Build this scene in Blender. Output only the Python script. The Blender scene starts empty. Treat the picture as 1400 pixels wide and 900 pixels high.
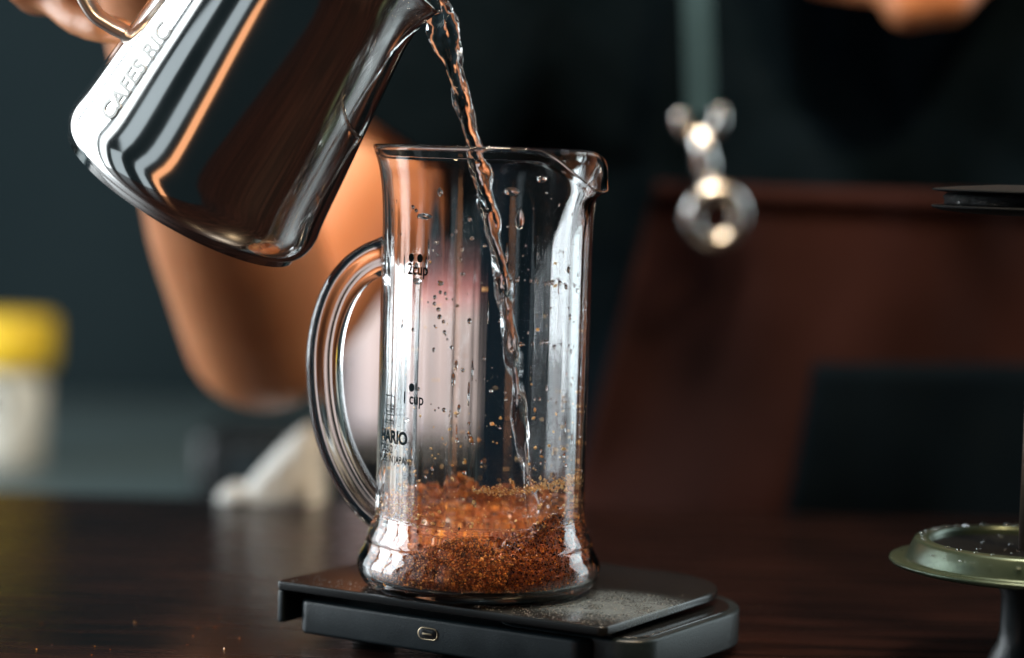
import bpy, bmesh, math, random
import numpy as np
from mathutils import Vector, Matrix, noise, Euler

random.seed(7)
RNG = np.random.default_rng(7)
S = bpy.context.scene
COL = S.collection
R = math.radians

# ------------------------------------------------------------------ camera
SCALE_TOP = 0.0215                       # height of the scale's pan above the table (z = 0)
CAM_H = SCALE_TOP + 0.155
F_PX = 3306.0                            # focal length in pixels of the 1400 px wide photograph
CAM_ROT = Matrix.Rotation(R(90 - 4.17), 3, 'X') @ Matrix.Rotation(R(1.6), 3, 'Z')
cam_d = bpy.data.cameras.new('camera')
cam_d.sensor_width = 36.0
cam_d.lens = F_PX / 1400.0 * 36.0
cam_d.clip_start = 0.02
cam_d.clip_end = 50
cam_d.dof.use_dof = True
cam_d.dof.focus_distance = 0.832
cam_d.dof.aperture_fstop = 3.5
cam = bpy.data.objects.new('camera', cam_d)
cam.location = (0, 0, CAM_H)
cam.rotation_euler = CAM_ROT.to_euler()
COL.objects.link(cam)
S.camera = cam


def ray(px, py):
    return CAM_ROT @ Vector(((px - 700) / F_PX, -(py - 450) / F_PX, -1.0))


def P(px, py, D):                        # point seen at photo pixel (px, py), D metres in front of the lens
    d = ray(px, py)
    return Vector((0, 0, CAM_H)) + d * (D / d.y)


def PZ(px, py, z):                       # the same on the level plane z
    d = ray(px, py)
    return Vector((0, 0, CAM_H)) + d * ((z - CAM_H) / d.z)


# ------------------------------------------------------------------ world, lamps, exposure
W = bpy.data.worlds.new('World')
S.world = W
W.use_nodes = True
W.node_tree.nodes['Background'].inputs[0].default_value = (0.36, 0.62, 0.72, 1)
W.node_tree.nodes['Background'].inputs[1].default_value = 0.022


def area(name, loc, target, sx, sy, power, col, spread=180):
    l = bpy.data.lights.new(name, 'AREA')
    l.shape = 'RECTANGLE'
    l.size, l.size_y = sx, sy
    l.energy = power
    l.color = col
    l.spread = R(spread)
    o = bpy.data.objects.new(name, l)
    o.location = loc
    o.rotation_euler = (Vector(target) - Vector(loc)).to_track_quat('-Z', 'Y').to_euler()
    COL.objects.link(o)
    return o


COOL = (0.86, 0.95, 1.0)
WARM = (1.0, 0.72, 0.42)
# the row of tall windows on the left wall, one lamp per pane
for wx, wy, wp, ww in ((-1.42, 2.05, 10, .70), (-1.42, 1.36, 21, .46), (-1.42, .90, 17, .32), (-1.40, .52, 1.6, .22)):
    area('window_light', (wx, wy, .40), (wx + 1, wy + .0, .30), ww, 1.3, wp, COOL)
# added strip lamps behind the camera, for grey streaks in the pitcher's steel
for wx, wy, wp, ww in ((-1.34, .08, .60, .34), (-1.05, -.58, .38, .24)):
    area('rear_streak_light', (wx, wy, .25), (-.10, .86, .2), ww, 1.0, wp, (0.78, 0.92, 1.0))
# a smaller window far to the right
area('side_window_light', (1.15, 1.42, .42), (0, .86, .1), .42, 1.1, 5.5, (0.80, 0.95, 1.0))
# warm pendant lamps over the bar
area('pendant_light', (-.25, .25, 1.25), (0, .9, .05), .11, .11, 2.5, WARM)
area('pendant_light', (.55, .35, 1.15), (0, .95, .05), .10, .10, 11, WARM)
# unseen amber strip, added to draw the orange stripe on the pitcher
area('amber_stripe_light', (-.29, .34, .10), (-.11, .86, .2), .050, .32, .060, (1.0, .44, .20))
area('overhead_edge_light', (-.10, 1.05, 1.8), (0, .95, 0), .7, .5, 4.0, (.82, .94, 1.0))  # added overhead lamp so the scale's bevels catch cool light
# broad warm lamp added above the jug to brighten the coffee
area('coffee_fill_light', (.10, .66, 1.45), (-.01, .88, .03), .42, .30, 24, (1.0, .84, .66)).data.shape = 'ELLIPSE'

S.view_settings.view_transform = 'Standard'
S.view_settings.look = 'None'
S.view_settings.exposure = 0.15
S.view_settings.gamma = 1.0
S.render.engine = 'CYCLES'
S.cycles.use_denoising = True
S.cycles.max_bounces = 24
S.cycles.transmission_bounces = 24
S.cycles.glossy_bounces = 8
S.cycles.transparent_max_bounces = 16
S.cycles.caustics_reflective = True
S.cycles.caustics_refractive = True
S.cycles.blur_glossy = 0.3
S.cycles.sample_clamp_indirect = 25.0


# ------------------------------------------------------------------ materials
def nt(name):
    m = bpy.data.materials.new(name)
    m.use_nodes = True
    n = m.node_tree
    return m, n, n.nodes['Principled BSDF']


def pmat(name, col, rough=.5, metal=0.0, trans=0.0, ior=1.45, spec=.5, coat=0.0, sss=0.0, sheen=0.0):
    m, n, b = nt(name)
    b.inputs['Base Color'].default_value = (*col, 1)
    b.inputs['Roughness'].default_value = rough
    b.inputs['Metallic'].default_value = metal
    b.inputs['Transmission Weight'].default_value = trans
    b.inputs['IOR'].default_value = ior
    b.inputs['Specular IOR Level'].default_value = spec
    b.inputs['Coat Weight'].default_value = coat
    b.inputs['Subsurface Weight'].default_value = sss
    b.inputs['Sheen Weight'].default_value = sheen
    return m


def add_noise(m, c1, c2, scale=20, detail=6, stretch=(1, 1, 1), rough=None, bump=0.0, bump_scale=None, coord='Object'):
    n = m.node_tree
    b = n.nodes['Principled BSDF']
    tc = n.nodes.new('ShaderNodeTexCoord')
    mp = n.nodes.new('ShaderNodeMapping')
    mp.inputs['Scale'].default_value = stretch
    n.links.new(tc.outputs[coord], mp.inputs[0])
    t = n.nodes.new('ShaderNodeTexNoise')
    t.inputs['Scale'].default_value = scale
    t.inputs['Detail'].default_value = detail
    n.links.new(mp.outputs[0], t.inputs['Vector'])
    r = n.nodes.new('ShaderNodeValToRGB')
    r.color_ramp.elements[0].position = .3
    r.color_ramp.elements[1].position = .7
    r.color_ramp.elements[0].color = (*c1, 1)
    r.color_ramp.elements[1].color = (*c2, 1)
    n.links.new(t.outputs['Fac'], r.inputs[0])
    n.links.new(r.outputs[0], b.inputs['Base Color'])
    if rough:
        mr = n.nodes.new('ShaderNodeMapRange')
        mr.inputs['To Min'].default_value, mr.inputs['To Max'].default_value = rough
        n.links.new(t.outputs['Fac'], mr.inputs[0])
        n.links.new(mr.outputs[0], b.inputs['Roughness'])
    if bump:
        t2 = n.nodes.new('ShaderNodeTexNoise')
        t2.inputs['Scale'].default_value = bump_scale or scale * 4
        t2.inputs['Detail'].default_value = 4
        n.links.new(mp.outputs[0], t2.inputs['Vector'])
        bp = n.nodes.new('ShaderNodeBump')
        bp.inputs['Strength'].default_value = bump
        bp.inputs['Distance'].default_value = .001
        n.links.new(t2.outputs['Fac'], bp.inputs['Height'])
        n.links.new(bp.outputs[0], b.inputs['Normal'])
    return m


M_GLASS = pmat('clear_glass', (1, 1, 1), 0.0, trans=1, ior=1.47)
M_WATER = pmat('water', (1, 1, 1), 0.0, trans=1, ior=1.333)
M_PRINT = pmat('grey_print', (.012, .018, .021), .9, spec=0.0)
M_STEEL = add_noise(pmat('polished_steel', (.78, .77, .75), .09, metal=1), (.74, .73, .71), (.82, .81, .79), 30, 3,
                    rough=(.05, .13), bump=.03, bump_scale=22)
M_LETTER = pmat('darkened_letter_steel', (.235, .23, .22), .55, metal=1)  # darkened so the raised letters read, in place of their shaded edges
M_STEEL_B = pmat('bright_steel', (.80, .79, .77), .26, metal=1)
M_ROD = pmat('satin_steel', (.64, .52, .45), .32, metal=1)  # warm tint in the colour imitates orange reflected along the rod
M_LIDMETAL = add_noise(pmat('olive_metal', (.055, .085, .06), .3, metal=.5), (.045, .068, .046), (.068, .092, .062), 60, 4,
                       rough=(.22, .36))
M_BLACK = add_noise(pmat('black_plastic', (.012, .014, .016), .38), (.006, .011, .014), (.010, .017, .021), 90, 4,
                    rough=(.28, .42), bump=.12, bump_scale=1600)
M_BLACK_G = add_noise(pmat('black_gloss', (.008, .009, .010), .2), (.007, .008, .009), (.011, .012, .013), 120, 4,
                      rough=(.17, .34))
M_RUBBER = pmat('wet_black_rubber', (.008, .009, .010), .16, coat=.6)
M_MATT = pmat('matt_black', (.005, .006, .007), .7, spec=.15)
M_WHITE = pmat('white_plastic', (.72, .70, .67), .35)
M_GOLD = pmat('gold_contact', (.42, .33, .22), .32, metal=1)
M_SKIN = add_noise(pmat('skin', (.56, .22, .08), .45, sss=.12), (.43, .135, .050), (.64, .285, .135), 9, 6, bump=.2, bump_scale=260)
M_SKIN.node_tree.nodes['Principled BSDF'].inputs['Subsurface Radius'].default_value = (.012, .004, .002)
M_SHIRT = add_noise(pmat('black_cotton', (.005, .009, .013), .9, spec=.03), (.0016, .0045, .007), (.0028, .006, .009), 40, 5, bump=.4, bump_scale=900)
M_APRON = add_noise(pmat('brown_leather_cloth', (.11, .035, .024), .85, spec=.04), (.012, .0055, .0050), (.032, .0125, .0110), 7, 6, bump=.4, bump_scale=500)
M_POCKET = add_noise(pmat('black_canvas', (.010, .014, .018), .9, spec=.03), (.002, .0045, .0075), (.003, .006, .009), 30, 5)
M_STRAP = pmat('grey_webbing', (.022, .048, .060), .85, spec=.15)
M_HAIR = pmat('dark_hair', (.012, .009, .007), .5)
M_WALL = add_noise(pmat('slate_paint', (.030, .048, .054), .8, spec=.08), (.0075, .0150, .0185), (.0115, .0205, .0245), 3, 5)
M_COUNTER = add_noise(pmat('grey_laminate', (.09, .12, .125), .5), (.042, .066, .072), (.054, .080, .086), 6, 5)
M_CLOTH = add_noise(pmat('white_cloth', (.62, .61, .57), .9), (.52, .515, .49), (.60, .595, .57), 25, 4, bump=.4, bump_scale=700)
M_BAG = add_noise(pmat('white_paper', (.78, .66, .66), .7), (.54, .43, .44), (.58, .50, .50), 9, 3)
M_PINK = pmat('pink_paper', (.50, .20, .20), .7)
M_YELLOW = add_noise(pmat('yellow_plastic', (.72, .50, .03), .45), (.70, .47, .02), (.74, .54, .04), 8, 3)
M_CREAM = add_noise(pmat('pale_tin', (.50, .52, .49), .5), (.46, .49, .47), (.55, .56, .52), 10, 3)


def wood_mat():
    m, n, b = nt('dark_wood')
    b.inputs['Specular IOR Level'].default_value = .28
    tc = n.nodes.new('ShaderNodeTexCoord')
    mp = n.nodes.new('ShaderNodeMapping')
    mp.inputs['Scale'].default_value = (3.0, 26, 26)
    n.links.new(tc.outputs['Object'], mp.inputs[0])
    t = n.nodes.new('ShaderNodeTexNoise')
    t.inputs['Scale'].default_value = 4
    t.inputs['Detail'].default_value = 9
    t.inputs['Distortion'].default_value = .6
    n.links.new(mp.outputs[0], t.inputs['Vector'])
    r = n.nodes.new('ShaderNodeValToRGB')
    e = r.color_ramp.elements
    e[0].position, e[0].color = .34, (.0022, .0017, .0018, 1)
    e[1].position, e[1].color = .80, (.020, .0065, .0042, 1)
    n.links.new(t.outputs['Fac'], r.inputs[0])
    n.links.new(r.outputs[0], b.inputs['Base Color'])
    mr = n.nodes.new('ShaderNodeMapRange')
    mr.inputs['To Min'].default_value, mr.inputs['To Max'].default_value = .16, .36
    n.links.new(t.outputs['Fac'], mr.inputs[0])
    n.links.new(mr.outputs[0], b.inputs['Roughness'])
    bp = n.nodes.new('ShaderNodeBump')
    bp.inputs['Strength'].default_value = .25
    bp.inputs['Distance'].default_value = .0006
    n.links.new(t.outputs['Fac'], bp.inputs['Height'])
    n.links.new(bp.outputs[0], b.inputs['Normal'])
    return m


M_WOOD = wood_mat()


def grain_mat(name, cols, rough=.55):
    m, n, b = nt(name)
    g = n.nodes.new('ShaderNodeNewGeometry')
    r = n.nodes.new('ShaderNodeValToRGB')
    e = r.color_ramp.elements
    e[0].position, e[0].color = 0, (*cols[0], 1)
    e[1].position, e[1].color = 1, (*cols[-1], 1)
    for k, c in enumerate(cols[1:-1]):
        x = e.new((k + 1) / (len(cols) - 1))
        x.color = (*c, 1)
    n.links.new(g.outputs['Random Per Island'], r.inputs[0])
    n.links.new(r.outputs[0], b.inputs['Base Color'])
    b.inputs['Roughness'].default_value = rough
    return m


M_GRAIN = grain_mat('coffee_grain', [(.03, .008, .003), (.16, .036, .008), (.38, .090, .014), (.62, .180, .028), (.90, .42, .10)], .28)
M_WETGRAIN = grain_mat('wet_coffee_grain', [(.015, .004, .002), (.08, .016, .004), (.18, .036, .007), (.34, .08, .012), (.60, .20, .03)], .14)
M_FLECK = grain_mat('coffee_chaff', [(.60, .24, .06), (.74, .40, .13), (.80, .52, .22), (.84, .66, .40)], .5)
M_BED = add_noise(pmat('coffee_bed', (.15, .05, .016), .6), (.04, .009, .003), (.34, .072, .010), 420, 6, bump=.8, bump_scale=900)
M_DUST = grain_mat('grey_dust', [(.30, .22, .16), (.45, .42, .40), (.55, .50, .42)], .8)


# ------------------------------------------------------------------ object helpers
def tag(o, label=None, cat=None, group=None, kind=None):
    for k, v in (('label', label), ('category', cat), ('group', group), ('kind', kind)):
        if v:
            o[k] = v
    return o


def empty(name, loc=(0, 0, 0)):
    o = bpy.data.objects.new(name, None)
    o.empty_display_size = .02
    o.location = loc
    COL.objects.link(o)
    return o


def link(name, me, mat, parent=None, smooth=True, loc=None):
    """links a mesh given in world coordinates (or local to loc) as one object under parent"""
    me.name = name
    if mat:
        me.materials.clear()
        me.materials.append(mat)
    me.polygons.foreach_set('use_smooth', [smooth] * len(me.polygons))
    me.update()
    o = bpy.data.objects.new(name, me)
    COL.objects.link(o)
    if loc is not None:
        o.location = loc
    if parent is not None:
        o.parent = parent
        if loc is None:
            o.matrix_parent_inverse = parent.matrix_basis.inverted()
    return o


def mesh(verts, faces):
    me = bpy.data.meshes.new('mesh')
    me.from_pydata([tuple(v) for v in verts], [], faces)
    me.validate()
    return me


def bm_mesh(bm):
    bmesh.ops.recalc_face_normals(bm, faces=bm.faces)
    me = bpy.data.meshes.new('mesh')
    bm.to_mesh(me)
    bm.free()
    return me


def catmull(pts, n):
    p = [Vector(q) for q in pts]
    out = []
    for i in range(len(p) - 1):
        a, b, c, d = p[max(i - 1, 0)], p[i], p[i + 1], p[min(i + 2, len(p) - 1)]
        for k in range(n):
            t = k / n
            out.append(.5 * ((2 * b) + (c - a) * t + (2 * a - 5 * b + 4 * c - d) * t * t + (3 * b - a - 3 * c + d) * t ** 3))
    out.append(p[-1])
    return out


def lathe(prof, seg=96, fn=None, closed=True):
    """prof: (r, z) list; fn(r, z, az, i) -> r, z"""
    vs, fs, rows = [], [], []
    for i, (r, z) in enumerate(prof):
        if r < 1e-6:
            rows.append([len(vs)])
            vs.append((0, 0, z))
        else:
            row = []
            for k in range(seg):
                az = 2 * math.pi * k / seg
                rr, zz = fn(r, z, az, i) if fn else (r, z)
                row.append(len(vs))
                vs.append((rr * math.sin(az), -rr * math.cos(az), zz))
            rows.append(row)
    for a, b in zip(rows[:-1], rows[1:]):
        for k in range(seg):
            k2 = (k + 1) % seg
            if len(a) == 1 and len(b) == 1:
                continue
            if len(a) == 1:
                fs.append((a[0], b[k2], b[k]))
            elif len(b) == 1:
                fs.append((a[k], a[k2], b[0]))
            else:
                fs.append((a[k], a[k2], b[k2], b[k]))
    if closed and len(rows[0]) > 1 and len(rows[-1]) > 1:
        a, b = rows[-1], rows[0]
        for k in range(seg):
            k2 = (k + 1) % seg
            fs.append((a[k], a[k2], b[k2], b[k]))
    return mesh(vs, fs)


def xform(me, mat):
    me.transform(mat)
    return me


def fix_normals(me):
    bm = bmesh.new()
    bm.from_mesh(me)
    bmesh.ops.recalc_face_normals(bm, faces=bm.faces)
    bm.to_mesh(me)
    bm.free()
    return me


def rbox(cx, cy, cz, sx, sy, sz, bev=.002, seg=3, rot=0):
    bm = bmesh.new()
    bmesh.ops.create_cube(bm, size=1)
    for v in bm.verts:
        v.co = Vector((v.co.x * sx, v.co.y * sy, v.co.z * sz))
    if bev:
        bmesh.ops.bevel(bm, geom=list(bm.edges), offset=bev, segments=seg, profile=.5, affect='EDGES')
    m = Matrix.Translation((cx, cy, cz)) @ Matrix.Rotation(rot, 4, 'Z')
    bmesh.ops.transform(bm, matrix=m, verts=bm.verts)
    return bm_mesh(bm)


def tube(pts, radii, seg=20, squash=None, up=Vector((0, 0, 1)), cap=True):
    """radii: list of r or (a, b); swept with a stable frame"""
    vs, fs = [], []
    n = len(pts)
    prev = None
    for i, p in enumerate(pts):
        t = (pts[min(i + 1, n - 1)] - pts[max(i - 1, 0)]).normalized()
        if prev is None:
            x = t.cross(up)
            if x.length < 1e-4:
                x = t.cross(Vector((1, 0, 0)))
            x.normalize()
        else:
            x = (prev - t * prev.dot(t)).normalized()
        prev = x
        y = t.cross(x)
        a, b = radii[i] if isinstance(radii[i], tuple) else (radii[i], radii[i])
        for k in range(seg):
            an = 2 * math.pi * k / seg
            vs.append(p + x * a * math.cos(an) + y * b * math.sin(an))
    for i in range(n - 1):
        for k in range(seg):
            k2 = (k + 1) % seg
            fs.append((i * seg + k, i * seg + k2, (i + 1) * seg + k2, (i + 1) * seg + k))
    if cap:
        fs.append(tuple(range(seg))[::-1])
        fs.append(tuple((n - 1) * seg + k for k in range(seg)))
    return fix_normals(mesh(vs, fs))


OCT = np.array([(1, 0, 0), (-1, 0, 0), (0, 1, 0), (0, -1, 0), (0, 0, 1), (0, 0, -1)], float)
OCT_F = np.array([(0, 2, 4), (2, 1, 4), (1, 3, 4), (3, 0, 4), (2, 0, 5), (1, 2, 5), (3, 1, 5), (0, 3, 5)])


def grains(pts, sizes, flat=None):
    """thousands of small irregular chips in one mesh"""
    pts = np.asarray(pts, float)
    n = len(pts)
    sizes = np.asarray(sizes, float)
    q = RNG.normal(size=(n, 3, 3))
    q, _ = np.linalg.qr(q)
    sc = RNG.uniform(.55, 1.3, size=(n, 1, 3)) * sizes[:, None, None]
    v = OCT[None] * sc * RNG.uniform(.75, 1.25, size=(n, 6, 1))
    v = np.einsum('nij,nkj->nki', q, v) + pts[:, None, :]
    f = OCT_F[None] + (np.arange(n) * 6)[:, None, None]
    me = bpy.data.meshes.new('grains')
    me.vertices.add(n * 6)
    me.vertices.foreach_set('co', v.reshape(-1))
    me.loops.add(n * 24)
    me.loops.foreach_set('vertex_index', f.reshape(-1).astype(np.int32))
    me.polygons.add(n * 8)
    me.polygons.foreach_set('loop_start', np.arange(0, n * 24, 3, dtype=np.int32))
    me.update(calc_edges=True)
    return me


def N(x, y=0.0, z=0.0):
    return noise.noise(Vector((x, y, z)))


def capsules(bits, voxel, smooth_it=6, disp=None):
    """one continuous surface from tapered capsules ((p, r, p2, r2)) and ellipsoids ((p, (rx, ry, rz)))"""
    bm = bmesh.new()
    for b in bits:
        t = bmesh.new()
        if len(b) == 2:
            bmesh.ops.create_icosphere(t, subdivisions=3, radius=1)
            for v in t.verts:
                v.co = Vector((v.co.x * b[1][0], v.co.y * b[1][1], v.co.z * b[1][2])) + b[0]
        else:
            for p, r in ((b[0], b[1]), (b[2], b[3])):
                bmesh.ops.create_icosphere(t, subdivisions=3, radius=r, matrix=Matrix.Translation(p))
            h = bmesh.ops.convex_hull(t, input=t.verts)
            bmesh.ops.delete(t, geom=[g for g in h['geom_interior'] if isinstance(g, bmesh.types.BMVert)], context='VERTS')
        tm = bpy.data.meshes.new('t')
        t.to_mesh(tm)
        t.free()
        bm.from_mesh(tm)
        bpy.data.meshes.remove(tm)
    me = bpy.data.meshes.new('caps')
    bm.to_mesh(me)
    bm.free()
    o = bpy.data.objects.new('caps', me)
    COL.objects.link(o)
    m = o.modifiers.new('r', 'REMESH')
    m.mode = 'VOXEL'
    m.voxel_size = voxel
    s = o.modifiers.new('s', 'SMOOTH')
    s.factor = .5
    s.iterations = smooth_it
    bpy.context.view_layer.update()
    out = bpy.data.meshes.new_from_object(o.evaluated_get(bpy.context.evaluated_depsgraph_get()))
    bpy.data.objects.remove(o)
    bpy.data.meshes.remove(me)
    return out


def text_mesh(body, size, extrude=0.0, xscale=1.0, bold=0.0):
    c = bpy.data.curves.new('t', 'FONT')
    c.body = body
    c.size = size
    c.extrude = extrude
    c.offset = bold
    c.align_x = 'CENTER'
    c.align_y = 'CENTER'
    c.resolution_u = 6
    o = bpy.data.objects.new('t', c)
    COL.objects.link(o)
    bpy.context.view_layer.update()
    me = bpy.data.meshes.new_from_object(o.evaluated_get(bpy.context.evaluated_depsgraph_get()))
    bpy.data.objects.remove(o)
    bpy.data.curves.remove(c)
    for v in me.vertices:
        v.co.x *= xscale
    return me


def poly_strokes(strokes, w):
    """flat ribbons (x, y) -> mesh in the xy plane"""
    vs, fs = [], []
    for st in strokes:
        for (x0, y0), (x1, y1) in zip(st[:-1], st[1:]):
            d = Vector((x1 - x0, y1 - y0)).normalized()
            nx, ny = -d.y * w / 2, d.x * w / 2
            ex, ey = d.x * w / 2, d.y * w / 2
            i = len(vs)
            vs += [(x0 + nx - ex, y0 + ny - ey, 0), (x0 - nx - ex, y0 - ny - ey, 0), (x1 - nx + ex, y1 - ny + ey, 0), (x1 + nx + ex, y1 + ny + ey, 0)]
            fs.append((i, i + 1, i + 2, i + 3))
    return mesh(vs, fs)


def densify(me, length):
    bm = bmesh.new()
    bm.from_mesh(me)
    for _ in range(4):
        long = [e for e in bm.edges if e.calc_length() > length]
        if not long:
            break
        bmesh.ops.subdivide_edges(bm, edges=long, cuts=1)
        bmesh.ops.triangulate(bm, faces=bm.faces)
    bm.to_mesh(me)
    bm.free()
    return me


# ================================================================== SETTING
wall = link('back_wall', rbox(0, 2.72, .6, 5.0, .1, 3.2, 0), M_WALL, smooth=False)
tag(wall, 'dark slate painted wall far behind the bar', kind='structure')

TB = 1.205
tbl = empty('table', (0, .74, 0))
tag(tbl, 'dark varnished wooden bar table under the scale', 'table')
link('table_top', rbox(0, (.25 + TB) / 2, -.02, 2.6, TB - .25, .04, .003), M_WOOD, tbl)
for sx in (-1.22, 1.22):
    for yy in (.33, TB - .08):
        link('leg', rbox(sx, yy, -.45, .07, .07, .82, .004), M_WOOD, tbl)

ctr = empty('back_counter', (-.6, 2.1, -.094))
tag(ctr, 'low grey work counter in front of the slate wall', 'counter')
link('counter_top', rbox(-.6, 2.12, -.109, 2.4, .84, .03, .004), M_COUNTER, ctr)
link('counter_base', rbox(-.6, 2.14, -.50, 2.36, .76, .75, .004), M_WALL, ctr)

# ------------------------------------------------------------------ things on the far counter
c0 = P(4, 560, 2.0)
can = empty('coffee_tin', (c0.x, 2.0, -.094))
tag(can, 'pale grey tin with a yellow lid on the counter at far left', 'tin')
zt = P(0, 500, 2.0).z + .094
zl = P(0, 432, 2.0).z + .094
link('body', lathe([(0, 0), (.033, 0), (.0345, .002), (.0345, zt), (0, zt)], 48), M_CREAM, can, loc=(0, 0, 0))
link('lid', lathe([(0, zt + .0005), (.041, zt + .0005), (.0425, zt + .003), (.0425, zl - .004), (.039, zl), (0, zl)], 48), M_YELLOW, can, loc=(0, 0, 0))
bm = bmesh.new()
bmesh.ops.create_circle(bm, cap_ends=True, radius=.012, segments=24)
em = bm_mesh(bm)
for v in em.vertices:
    a = v.co.x / .035
    v.co = Vector((.0351 * math.sin(a), -.0351 * math.cos(a), .055 + v.co.y * 1.3))
link('dark_emblem', em, M_PRINT, can, loc=(0, 0, 0))

mz = -.094
mc = P(462, 620, 1.83)
mac = empty('grinder_base', (mc.x, 1.83, mz))
tag(mac, 'low black machine on the counter carrying the white paper bag', 'machine')
top = P(462, 590, 1.80).z
link('housing', rbox(mc.x, 1.83, (mz + top) / 2, .205, .12, top - mz, .012, 4), M_BLACK_G, mac)
link('front_panel', rbox(mc.x - .03, 1.7685, (mz + top) / 2, .09, .004, (top - mz) * .6, .0015), M_BLACK, mac)
bag_c = P(566, 500, 1.83)
bag = empty('paper_bag', (bag_c.x, 1.83, top))
tag(bag, 'white and pink paper bag standing on the black machine behind the jug', 'bag')
bh = P(566, 412, 1.83).z - top


def bag_part(z0, z1, w, d, mat, name, pinch=0.0):
    vs, fs = [], []
    nz, seg = 14, 32
    for i in range(nz + 1):
        t = i / nz
        z = z0 + (z1 - z0) * t
        for k in range(seg):
            a = 2 * math.pi * k / seg
            cx, sy = math.cos(a), math.sin(a)
            e = .45
            x = w / 2 * math.copysign(abs(cx) ** e, cx)
            y = d / 2 * math.copysign(abs(sy) ** e, sy) * (1 - pinch * t * t)
            j = 1 + .02 * N(x * 60, y * 60, z * 50)
            vs.append((x * j, y * j, z))
    for i in range(nz):
        for k in range(seg):
            k2 = (k + 1) % seg
            fs.append((i * seg + k, i * seg + k2, (i + 1) * seg + k2, (i + 1) * seg + k))
    fs.append(tuple(range(seg))[::-1])
    fs.append(tuple(nz * seg + k for k in range(seg)))
    return link(name, mesh(vs, fs), mat, bag, loc=(0, 0, 0))


bag_part(0, bh, .094, .06, M_BAG, 'bag_body', .35)
bag_part(bh + .0005, bh + .016, .09, .036, M_PINK, 'folded_top', .5)

# folded white cloth on the table behind the handle
CD = 1.165
cb = PZ(390, 682, 0)
cloth = empty('folded_cloth', (cb.x, cb.y, 0))
tag(cloth, 'crumpled white cloth on the table left of the jug handle', 'cloth')
s_ = cb.y / F_PX
outline = [(-64, 0), (-60, 10), (-40, 36), (-8, 72), (18, 97), (38, 104), (52, 92), (54, 60), (55, 20), (57, 0)]
ol = catmull([(x * s_, 0, y * s_) for x, y in outline], 5)


def folded(ol, depth, seed, name, yoff=0):
    vs, fs = [], []
    ny = 16
    n = len(ol)
    for j in range(ny + 1):
        t = j / ny * 2 - 1
        k_ = math.sqrt(max(0.0, 1 - t ** 4)) * .35 + .65
        for p in ol:
            w = .0016 * N(p.x * 160 + seed, t * 3, p.z * 160)
            vs.append((p.x * k_ + w, yoff + t * depth / 2 + w, max(0.0004, p.z * k_ + w)))
    for j in range(ny):
        for k in range(n):
            k2 = (k + 1) % n
            fs.append((j * n + k, j * n + k2, (j + 1) * n + k2, (j + 1) * n + k))
    fs.append(tuple(range(n)))
    fs.append(tuple(ny * n + k for k in range(n))[::-1])
    return link(name, fix_normals(mesh(vs, fs)), M_CLOTH, cloth, loc=(0, 0, 0))


folded(ol, .045, 3, 'upper_fold')
ol2 = catmull([(x * s_, 0, y * s_) for x, y in [(-92, 0), (-88, 10), (-72, 20), (-52, 18), (-40, 0)]], 5)
folded(ol2, .034, 9, 'loose_corner', -.004)

# ================================================================== PERSON
sh = P(672, -75, 1.35)
el = P(362, 452, 1.19)
wr = P(190, -125, .99)
SK = []
# torso, neck
hips = Vector((.165, 1.42, -.42))
waist = Vector((.165, 1.40, -.18))
chest = Vector((.150, 1.40, .13))
lsh = Vector((.33, 1.40, .245))
nk = Vector((.175, 1.40, .40))
SK += [(hips, .12, waist, .11), (waist, .105, chest, .11), (chest, .10, Vector((.17, 1.40, .22)), .085), (Vector((.17, 1.40, .22)), .085, nk, .048)]
SK += [(hips + Vector((-.06, 0, 0)), .11, waist + Vector((-.05, 0, 0)), .10), (hips + Vector((.06, 0, 0)), .11, waist + Vector((.05, 0, 0)), .10)]
SK += [(chest, .09, sh, .055), (chest, .09, lsh, .055)]
for s in (-1, 1):
    SK += [(hips + Vector((s * .09, 0, -.02)), .085, hips + Vector((s * .10, -.01, -.42)), .055),
           (hips + Vector((s * .10, -.01, -.42)), .055, hips + Vector((s * .105, .02, -.60)), .05)]
# right arm (viewer's left)
mid_f = el.lerp(wr, .28)
mid_u = el.lerp(sh, .5)
SK += [(sh, .055, mid_u, .050), (mid_u, .050, el, .040), (el, .040, mid_f, .040), (mid_f, .040, el.lerp(wr, .7), .031), (el.lerp(wr, .7), .031, wr, .025)]
# left arm hangs outside the picture
el2 = Vector((.47, 1.37, -.03))
wr2 = Vector((.50, 1.25, -.22))
SK += [(lsh, .052, el2, .040), (el2, .040, wr2, .026), (wr2, .026, wr2 + Vector((.005, -.03, -.06)), .03)]
for k in range(4):
    b0 = wr2 + Vector((-.022 + .016 * k, -.045, -.085))
    SK += [(b0, .009, b0 + Vector((0, -.01, -.04)), .008), (b0 + Vector((0, -.01, -.04)), .008, b0 + Vector((0, .0, -.07)), .007)]
SK += [(wr2 + Vector((-.03, -.03, -.03)), .010, wr2 + Vector((-.05, -.05, -.07)), .009)]
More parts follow.
